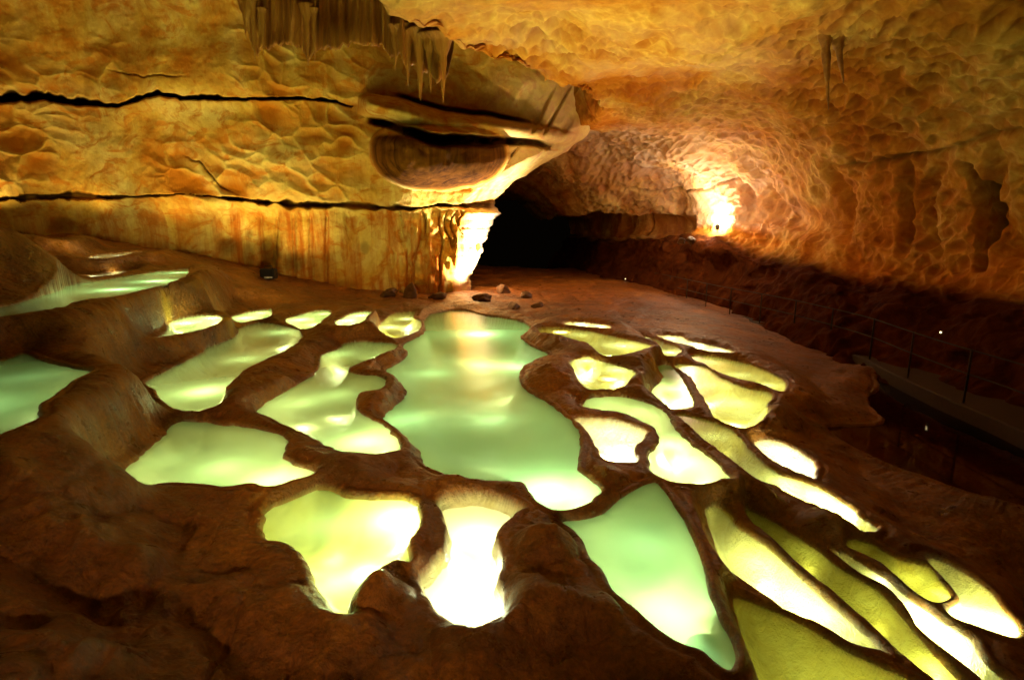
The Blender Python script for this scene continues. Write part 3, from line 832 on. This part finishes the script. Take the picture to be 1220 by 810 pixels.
# flutes and pillars on the right wall above the bank
wz = sstep(4.6, 5.6, T) * sstep(8.0, 6.0, T)
fl = np.abs(vnoise(np.stack([X[..., 1] * .85 + .5 * vnoise(X * .7, 61), X[..., 2] * .18, 0 * T], -1), 60))
disp = disp - wz * .42 * (1 - sstep(0, .4, fl))
# lumpy clay bank below
disp = disp + bank * (.22 * fbm(X * 1.1, 4, 62) - .16 * sstep(.1, .5, a2 - a1))
# bedding joints running back along the vault
crk = 0
for (zj, lo, hi, wd, dp, sd) in ((4.15, 5.5, 12.0, .05, .25, 63), (5.35, 8.0, 11.5, .05, .22, 64)):
    zz = X[..., 2] + .25 * fbm(X * .5, 3, sd)
    mk = np.exp(-((zz - zj) / wd) ** 2) * sstep(-.15, .25, fbm(X * .33, 2, sd + 5))
    disp = disp - .7 * dp * mk; crk = np.maximum(crk, mk * .5)
# a black cleft in the right wall
cl = np.exp(-((X[..., 1] - 12.7 - .18 * (X[..., 2] - 3)) / .11) ** 4) * sstep(1.5, 1.9, X[..., 2]) * sstep(3.9, 3.3, X[..., 2]) * (X[..., 0] > 6)
disp = disp - 1.3 * cl; crk = np.maximum(crk, cl * .7)
# recess under the ledge of the far wall
rec = sstep(24.5, 26.5, X[..., 1]) * np.exp(-((X[..., 2] - 2.55) / .35) ** 4)
disp = disp - 1.2 * rec
# ragged edge of the slab over the left wall
edge = sstep(12.6, 13.2, T) * sstep(14.9, 14.2, T)
disp = disp + edge * (.20 * fbm(X * np.array([1, 1.4, 1]), 4, 65))
XC = X + nrm * disp[..., None]
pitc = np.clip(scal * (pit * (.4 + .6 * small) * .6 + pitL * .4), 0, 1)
pale_c = np.clip(.70 * np.exp(-((X[..., 1] - 23.5) / 3.6) ** 2) * sstep(4.3, 5.0, T) * sstep(11.5, 9.5, T) * (.7 + .6 * fbm(X * .9, 3, 66)) + .38 * np.exp(-((X[..., 1] - 14) / 3.2) ** 2) * sstep(9, 10.2, T) * sstep(-.15, .35, fbm(X * .55, 4, 67)), 0, 1)  # lamplight painted in: vault made paler near the ledge lamp and mid roof
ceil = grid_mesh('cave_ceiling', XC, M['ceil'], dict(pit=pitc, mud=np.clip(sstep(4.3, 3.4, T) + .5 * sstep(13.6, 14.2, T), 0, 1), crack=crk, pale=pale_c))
tag(ceil, 'scalloped orange limestone vault and right wall running back into the dark tunnel', None, None, 'structure')

# ------------------------------------------------------------------ stalactites and the rock curtain
rnd = random.Random(4)


def drape(name, u0, u1, bottom, topv, Y, thick, label, cat, seed):
    """hanging sheet of flowstone with rippled folds and a ragged lower edge; a closed slab"""
    n = 150; k = 40
    uu = np.linspace(u0, u1, n)
    vb = interp(uu, bottom) + 3.0 * vnoise(np.stack([uu * .22, uu * 0, uu * 0], -1), seed) + 2.0 * vnoise(np.stack([uu * .6, uu * 0, uu * 0], -1), seed + 1)
    tv = np.linspace(0, 1, k)
    Vv = topv + (vb[None, :] - topv) * tv[:, None]
    Uu = np.repeat(uu[None, :], k, 0)
    fold = .30 * vnoise(np.stack([Uu * .075, Vv * .008, 0 * Uu], -1), seed + 2) + .13 * vnoise(np.stack([Uu * .25, Vv * .012, 0 * Uu], -1), seed + 3) + .3 * vnoise(np.stack([Uu * .03, Vv * .02, 0 * Uu], -1), seed + 5)
    Yv = (np.interp(uu, [u0, u1], Y) if isinstance(Y, tuple) else Y) + fold
    fr = at(Uu, Vv, Yv)
    taper = (1 - tv[:, None] ** 3 * .85) * thick
    bk = fr.copy(); bk[..., 1] += taper
    ring = np.concatenate([fr, bk[::-1]], 0)
    ring = np.concatenate([ring, ring[:1]], 0)
    o = grid_mesh(name, ring, M['drape'])
    c = fr[0].mean(0)
    return tag(o, label, cat)


drape('rock_curtain', 282, 384, [(282, 2), (290, 24), (296, 42), (301, 60), (306, 66), (311, 54), (318, 60), (330, 54), (345, 52), (357, 56), (366, 70), (372, 64), (384, 56)], -110, (16.6, 16.2), .5,
      'brown ribbed flowstone curtain with jagged edge, above the left wall', 'rock curtain', 300)
drape('rock_curtain', 380, 540, [(380, 60), (405, 55), (430, 52), (455, 56), (466, 66), (475, 64), (484, 80), (492, 74), (500, 92), (510, 84), (520, 98), (529, 96), (536, 76), (540, 58)], -90, (16.2, 14.4), .5,
      'brown flowstone curtain hanging right above the overhanging rock shelf', 'rock curtain', 320)


def stalactite(uv_top, uv_tip, Y, r, label, flat=1.0):
    a, b = np.array(pt(*uv_top, Y)), np.array(pt(*uv_tip, Y))
    n, m = 34, 16
    vs, fs = [], []
    sd = rnd.randint(0, 999)
    for i in range(n + 1):
        t = i / n
        c = a + (b - a) * t
        rad = r * (.62 * (1 - t) ** .9 + .8 * math.exp(-6 * t)) * (1 + .22 * float(vnoise(np.array([[t * 9, sd * .37, 0]]), 7)[0])) + .006
        for j in range(m):
            th = 2 * math.pi * j / m
            rr = rad * (1 + .18 * float(vnoise(np.array([[math.cos(th) * 1.6 + sd, math.sin(th) * 1.6, t * 2.2]]), 8)[0]))
            vs.append(c - a + np.array([rr * math.cos(th), rr * math.sin(th) * flat, 0]))
        if i:
            for j in range(m):
                fs.append([(i - 1) * m + j, (i - 1) * m + (j + 1) % m, i * m + (j + 1) % m, i * m + j])
    fs.append([n * m + j for j in range(m)])
    fs.append([j for j in range(m)][::-1])
    o = mesh_obj('stalactite', vs, fs, M['drape' if flat > .65 and uv_top[0] < 900 else 'stal']); o.location = tuple(a)
    return tag(o, label, 'stalactite', 'stalactites hanging from the roof')


for (ut, vt, ui, vi, Y, r, lab) in (
    (299, -5, 304, 73, 16.4, .17, 'long brown stalactite at the left end of the left rock curtain'),
    (289, -10, 293, 47, 16.4, .12, 'short thin stalactite, leftmost of all in the picture'),
    (312, 10, 314, 66, 16.35, .11, 'small stalactite right of the long one on the left rock curtain'),
    (365, 5, 367, 78, 16.1, .15, 'pointed stalactite at the right end of the left rock curtain'),
    (374, 10, 375, 74, 16.1, .11, 'short stalactite touching the pointed one on the left rock curtain'),
    (472, 30, 471, 84, 15.05, .15, 'stubby stalactite at the left of the cluster above the boss'),
    (484, 30, 486, 102, 14.9, .19, 'slim stalactite second from left above the boss'),
    (499, 35, 501, 120, 14.75, .22, 'longest stalactite hanging toward the middle of the rock shelf'),
    (512, 40, 513, 110, 14.6, .20, 'middle stalactite of the cluster, a little shorter than its left neighbour'),
    (527, 40, 528, 122, 14.4, .24, 'thick brown stalactite at the right end of the cluster'),
    (983, 36, 987, 131, 11.4, .13, 'longer of the two dark stalactites on the right vault'),
    (997, 42, 1005, 100, 11.5, .12, 'shorter of the two dark stalactites on the right vault'),
    ):
    stalactite((ut, vt), (ui, vi), Y, r, lab, .7)

# ------------------------------------------------------------------ boulders
def boulder(x, y, r, label, sq=(1, 1, .8), seed=0, mat='boulder', ang=.5):
    import bmesh
    bm = bmesh.new(); bmesh.ops.create_icosphere(bm, subdivisions=4, radius=1)
    P = np.array([v.co[:] for v in bm.verts])
    rs = np.random.RandomState(seed)
    cut = np.full(len(P), 9.0)
    for _ in range(9):                                            # hewn by a few planes
        nn = rs.normal(size=3); nn /= np.linalg.norm(nn)
        cut = np.minimum(cut, (.50 + .35 * rs.rand()) / np.maximum(P @ nn, 1e-3))
    rad = np.minimum(1, cut) * (1 + .16 * fbm(P * 2.5 + seed, 5, 400 + seed))
    P = P * rad[:, None] * np.array(sq) * r
    for v, p in zip(bm.verts, P):
        v.co = p
    me = bpy.data.meshes.new('boulder'); bm.to_mesh(me); bm.free()
    for p in me.polygons: p.use_smooth = True
    me.materials.append(M[mat])
    o = bpy.data.objects.new('boulder', me); COL.objects.link(o)
    o.location = (x, y, ground(x, y) + r * sq[2] * .22); o.rotation_euler = (rs.rand() * .3, rs.rand() * .3, rs.rand() * 6)
    return tag(o, label, 'boulder', 'boulders at the tunnel mouth')


for i, (u, v, Y, r, sq, lab) in enumerate((
    (490, 345, 18.9, .45, (.9, .8, 1.3), 'upright dark block against the foot of the column'),
    (463, 350, 18.7, .40, (1.3, .9, .7), 'low dark slab left of the upright block at the wall foot'),
    (520, 350, 18.8, .38, (1.2, .8, .6), 'flat dark stone right of the upright block'),
    (600, 348, 21.5, .42, (1.1, 1, .8), 'brown boulder just right of the white lit column'),
    (574, 358, 18.9, .45, (1.5, 1, .55), 'low lit boulder in front of the white lit column'),
    (627, 350, 20.5, .30, (1.2, 1, .8), 'small reddish boulder at the tunnel mouth'),
    (640, 362, 18.0, .26, (1.3, 1, .7), 'small dark rock near the back corner of the central pool'),
    (612, 366, 17.9, .32, (1.2, 1, .7), 'brown rock on the far shore of the central pool'))):
    x = (u - CU) / FPX * Y * (1 / 1.0)
    boulder(float(at(u, v, Y)[0]), Y, r * .75, lab, sq, i + 3)

# pale stones beside the lamp on the ledge of the right wall
for i, (u, v, Y, r, lab) in enumerate(((812, 288, 20.6, .16, 'small pale stone farthest left on the ledge of the right wall'), (824, 287, 20.5, .20, 'pinkish lit stone nearest the bright lamp on the ledge'))):
    p = pt(u, v, Y)
    b = boulder(p[0], p[1], r, lab, (1, 1, .9), 40 + i); b.location.z = p[2]; b['group'] = 'stones on the ledge'


# a dark stone lying under water at the near tip of the triangular pool
x, y = [float(c) for c in on_z(842, 757, -.10)]
b = boulder(x, y, .15, 'dark rounded stone under water at the near tip of the triangular pool', (1, 1.1, .8), 77)
b.location.z = -.27; b['group'] = 'stones under water'

# ------------------------------------------------------------------ walkway and handrail along the right bank
path = [(800, 357), (852, 373), (931, 394), (1021, 424), (1070, 449), (1121, 473), (1184, 499), (1235, 523), (1330, 570)]
PL = np.array([[float(c) for c in on_z(u, v, -.40)] for u, v in path])
PL = np.concatenate([[[PL[0, 0] - .55, PL[0, 1] + 4.0]], PL])
sp_ = np.linspace(0, len(PL) - 1, 120)
C2 = np.stack([np.interp(sp_, np.arange(len(PL)), PL[:, k]) for k in (0, 1)], -1)
for _ in range(12):
    C2[1:-1] = .25 * C2[:-2] + .5 * C2[1:-1] + .25 * C2[2:]
tg = np.gradient(C2, axis=0); tg /= np.linalg.norm(tg, axis=1, keepdims=True)
sd_ = np.stack([-tg[:, 1], tg[:, 0]], -1)
if sd_[60, 0] < 0: sd_ = -sd_
prof = [(0, -.9), (0, -.40), (.02, -.385), (1.15, -.37), (1.15, -.9)]
XX = np.stack([np.stack([C2[:, 0] + sd_[:, 0] * a, C2[:, 1] + sd_[:, 1] * a, np.full(len(C2), z)], -1) for a, z in prof], 1)
wk = grid_mesh('walkway', XX, M['concrete']); tag(wk, 'dark raised walkway along the foot of the right bank', None, None, 'structure')
for p in wk.data.polygons: p.use_smooth = False


def tube(pts, r, m=8):
    pts = np.array(pts, float); vs, fs = [], []
    for i, p in enumerate(pts):
        t = pts[min(i + 1, len(pts) - 1)] - pts[max(i - 1, 0)]; t /= np.linalg.norm(t)
        a = np.cross(t, [0, 0, 1.0] if abs(t[2]) < .9 else [1.0, 0, 0]); a /= np.linalg.norm(a); b = np.cross(t, a)
        for j in range(m):
            th = 2 * math.pi * j / m
            vs.append(p + r * (math.cos(th) * a + math.sin(th) * b))
        if i:
            for j in range(m):
                fs.append([(i - 1) * m + j, (i - 1) * m + (j + 1) % m, i * m + (j + 1) % m, i * m + j])
    fs.append(list(range(m))[::-1]); fs.append([(len(pts) - 1) * m + j for j in range(m)])
    return vs, fs


rail_pts = C2 + sd_ * .10
hr = empty('handrail', (float(rail_pts[60, 0]), float(rail_pts[60, 1]), -.385), 'thin dark metal handrail with posts along the walkway', 'handrail')
org = np.array(hr.location[:])
for zz in (.50, .90):
    vs, fs = tube([np.array([a, b, -.385 + zz]) - org for a, b in rail_pts], .012)
    mesh_obj('rail', vs, fs, M['metal'], hr)
acc = np.concatenate([[0], np.cumsum(np.linalg.norm(np.diff(rail_pts, axis=0), axis=1))])
for dd_ in np.arange(.4, acc[-1], 1.6):
    a = np.interp(dd_, acc, rail_pts[:, 0]); b = np.interp(dd_, acc, rail_pts[:, 1])
    vs, fs = tube([np.array([a, b, -.385]) - org, np.array([a, b, .53]) - org], .018)
    mesh_obj('post', vs, fs, M['metal'], hr)


# ------------------------------------------------------------------ lamps and the case at the wall foot
def box(name, c, s_, mat, parent=None, bev=.012):
    import bmesh
    bm = bmesh.new(); bmesh.ops.create_cube(bm, size=1)
    bmesh.ops.scale(bm, vec=s_, verts=bm.verts); bmesh.ops.translate(bm, vec=c, verts=bm.verts)
    bmesh.ops.bevel(bm, geom=bm.edges[:], offset=bev, segments=2, affect='EDGES')
    me = bpy.data.meshes.new(name); bm.to_mesh(me); bm.free(); me.materials.append(mat)
    o = bpy.data.objects.new(name, me); COL.objects.link(o)
    if parent is not None: o.parent = parent
    return o


def spot_fixture(loc, target, label, size=.09, glow='glow'):
    """small flood lamp: yoke foot, drum housing, glowing lens"""
    r = empty('flood_lamp', loc, label, 'lamp', 'flood lamps of the cave')
    d = Vector(target) - Vector(loc); q_ = d.to_track_quat('-Z', 'Y')
    prof = [(.75, .9), (1, .6), (1, -.8), (1.12, -.8), (1.12, -1.0), (.98, -1.0)]
    vs, fs = [], []; m = 20
    for i, (rr, z) in enumerate(prof):
        for j in range(m):
            th = 2 * math.pi * j / m
            vs.append(q_ @ Vector((rr * size * math.cos(th), rr * size * math.sin(th), z * size)))
        if i:
            for j in range(m):
                fs.append([(i - 1) * m + j, (i - 1) * m + (j + 1) % m, i * m + (j + 1) % m, i * m + j])
    fs.append(list(range(m)))
    mesh_obj('housing', vs, fs, M['black'], r)
    vs = [q_ @ Vector((.98 * size * math.cos(2 * math.pi * j / m), .98 * size * math.sin(2 * math.pi * j / m), -.97 * size)) for j in range(m)]
    mesh_obj('lens', vs, [list(range(m))[::-1]], M[glow], r)
    vs, fs = tube([(0, 0, -size * .2), (0, 0, -size * 2.4)], size * .2)
    mesh_obj('foot', vs, fs, M['black'], r)
    return r


cs = pt(320, 322, 18.4)
gz = ground(cs[0], cs[1])
case = empty('equipment_case', (cs[0], cs[1], gz), 'black case with a white lid strip at the foot of the left wall', 'case')
box('body', (0, 0, .17), (.46, .34, .34), M['black'], case, .03)
box('strip', (.05, -.185, .07), (.26, .03, .05), M['plastic'], case, .008)
vs, fs = tube([(-.12, 0, .33), (-.12, 0, .41), (.12, 0, .41), (.12, 0, .33)], .016)
mesh_obj('handle', vs, fs, M['black'], case)

WARM = (1, .74, .27)
VWARM = (1, .57, .21)
def project(X):
    d = X - CAM
    yc = d[..., 1] * cp - d[..., 2] * sp; zc_ = d[..., 1] * sp + d[..., 2] * cp
    return CU + FPX * d[..., 0] / yc, CV - FPX * zc_ / yc, yc


def seen(X, u, v, tol=7):
    """the nearest point of a surface in direction (u, v)"""
    uu, vv_, yc = project(X.reshape(-1, 3))
    k = np.where((np.hypot(uu - u, vv_ - v) < tol) & (yc > 1))[0]
    return X.reshape(-1, 3)[k[yc[k].argmin()]]


# ledge lamp on the right
h = seen(XC, 850, 272); p = h + np.array([-.25, -.55, -.02])
spot_fixture(tuple(p), tuple(h + np.array([.3, 1, 1.2])), 'bright flood lamp on the ledge of the right wall', .08)
lamp('ledge_light', tuple(p + np.array([.05, .18, .10])), 330, (1, .86, .66), .06)
lamp('ledge_light', tuple(seen(XC, 830, 238) + np.array([-.5, -.7, -.1])), 90, (1, .80, .54), .12)
lamp('ledge_light', tuple(h + np.array([-1.3, -1.7, .7])), 190, (1, .68, .38), .10)  # extra light off the ledge, added to graze the vault scallops
# small far lamps
h = seen(XC, 1115, 393)
spot_fixture(tuple(h + (CAM - h) / np.linalg.norm(CAM - h) * .12), (0, 6, 1), 'tiny yellow lamp on the dark right bank, above the walkway', .021, 'dim')
h = seen(XC, 739, 329)
spot_fixture(tuple(h + (CAM - h) / np.linalg.norm(CAM - h) * .15), (0, 10, 1), 'tiny white lamp at the right side of the black tunnel mouth', .022, 'dim')

# lamp hidden beside the column, lighting its tunnel face
c = (float(at(600, 340, 21.4)[0]), 21.4, .6)
lamp('column_light', c, 5200, (1, .90, .70), .12, (c[0] - 1.4, 21.4, 2.3), 118, .5)
# floods near the foot of the left wall, turned up along it
for (u, v, pw) in ((-60, 272, 120), (30, 276, 120), (120, 284, 140), (215, 300, 160), (300, 318, 190), (372, 330, 250)):
    w = seen(XW[:, :-12], u, v, 9)
    x, y = w[0] - .05, w[1] - 1.25
    z = ground(x, y) + .28
    lamp('wall_light', (x, y, z), pw * WALL_GAIN, WARM, .12, (x, y + .7, z + 5), 130, 1.0)
# weaker fill lights added farther out to even the wall
for (u, Y, pw) in ((-40, 13.5, 190), (80, 13.8, 230), (200, 13.8, 250), (310, 13.6, 250), (390, 13.0, 170)):
    x = float(at(u, 330, Y)[0]); z = ground(x, Y) + .35
    lamp('wall_light', (x, Y, z), pw * WALL_GAIN, WARM, .2, (x - .6, Y + 4, z + 2.6), 105, 1.0)
# added fill for the rock curtains, lamp for the fluted wedge beside the boss
x, y = float(at(395, 380, 11.5)[0]), 11.5
lamp('curtain_fill', (x, y, ground(x, y) + .3), 260, (1, .56, .18), .15, (x - .6, 16, 8.4), 46, .8)
lamp('wedge_light', (3.0, 16.4, ground(3.0, 16.4) + .3), 1000, (1, .72, .32), .12, (.75, 20.6, 6.3), 56, .8)
# added warm fill, unseen behind the viewpoint, to light the dam faces
lamp('frontal_fill', (-1.5, -7.0, 4.2), 3400, (1, .58, .20), .25, (-1.0, 12.0, .2), 33, 1.0)
# floods among the terraces, turned up to the vault
for (x, y, pw, tx, ty) in ((1.1, 12.8, 1300, 1.7, 13.8), (1.6, 9.0, 1050, 1.6, 10.4), (3.6, 13.5, 330, 5.2, 16.5), (.9, 6.6, 110, .8, 8)):
    z = ground(x, y) + .3
    lamp('vault_light', (x, y, z), pw * VAULT_GAIN, VWARM, .2, (tx, ty, 6), 98, 1.0)

# ------------------------------------------------------------------ world, camera, render
wd = bpy.data.worlds.new('World'); sc.world = wd; wd.use_nodes = True
bg = wd.node_tree.nodes['Background']; bg.inputs[0].default_value = (1, .6, .25, 1); bg.inputs[1].default_value = .001

cam_d = bpy.data.cameras.new('camera'); cam = bpy.data.objects.new('camera', cam_d); COL.objects.link(cam)
cam.location = tuple(CAM); cam.rotation_euler = (math.pi / 2 - PITCH, 0, 0)
cam_d.sensor_width = 36; cam_d.lens = FPX / 1220 * 36; cam_d.clip_start = .05; cam_d.clip_end = 400
sc.camera = cam
vs_ = sc.view_settings
vs_.view_transform = 'Standard'; vs_.look = 'None'; vs_.gamma = 1; vs_.exposure = EXPOSURE; vs_.use_curve_mapping = False
sc.render.engine = 'CYCLES'
sc.cycles.use_denoising = True
sc.cycles.max_bounces = 8; sc.cycles.diffuse_bounces = 4; sc.cycles.transparent_max_bounces = 10
sc.cycles.sample_clamp_indirect = 6
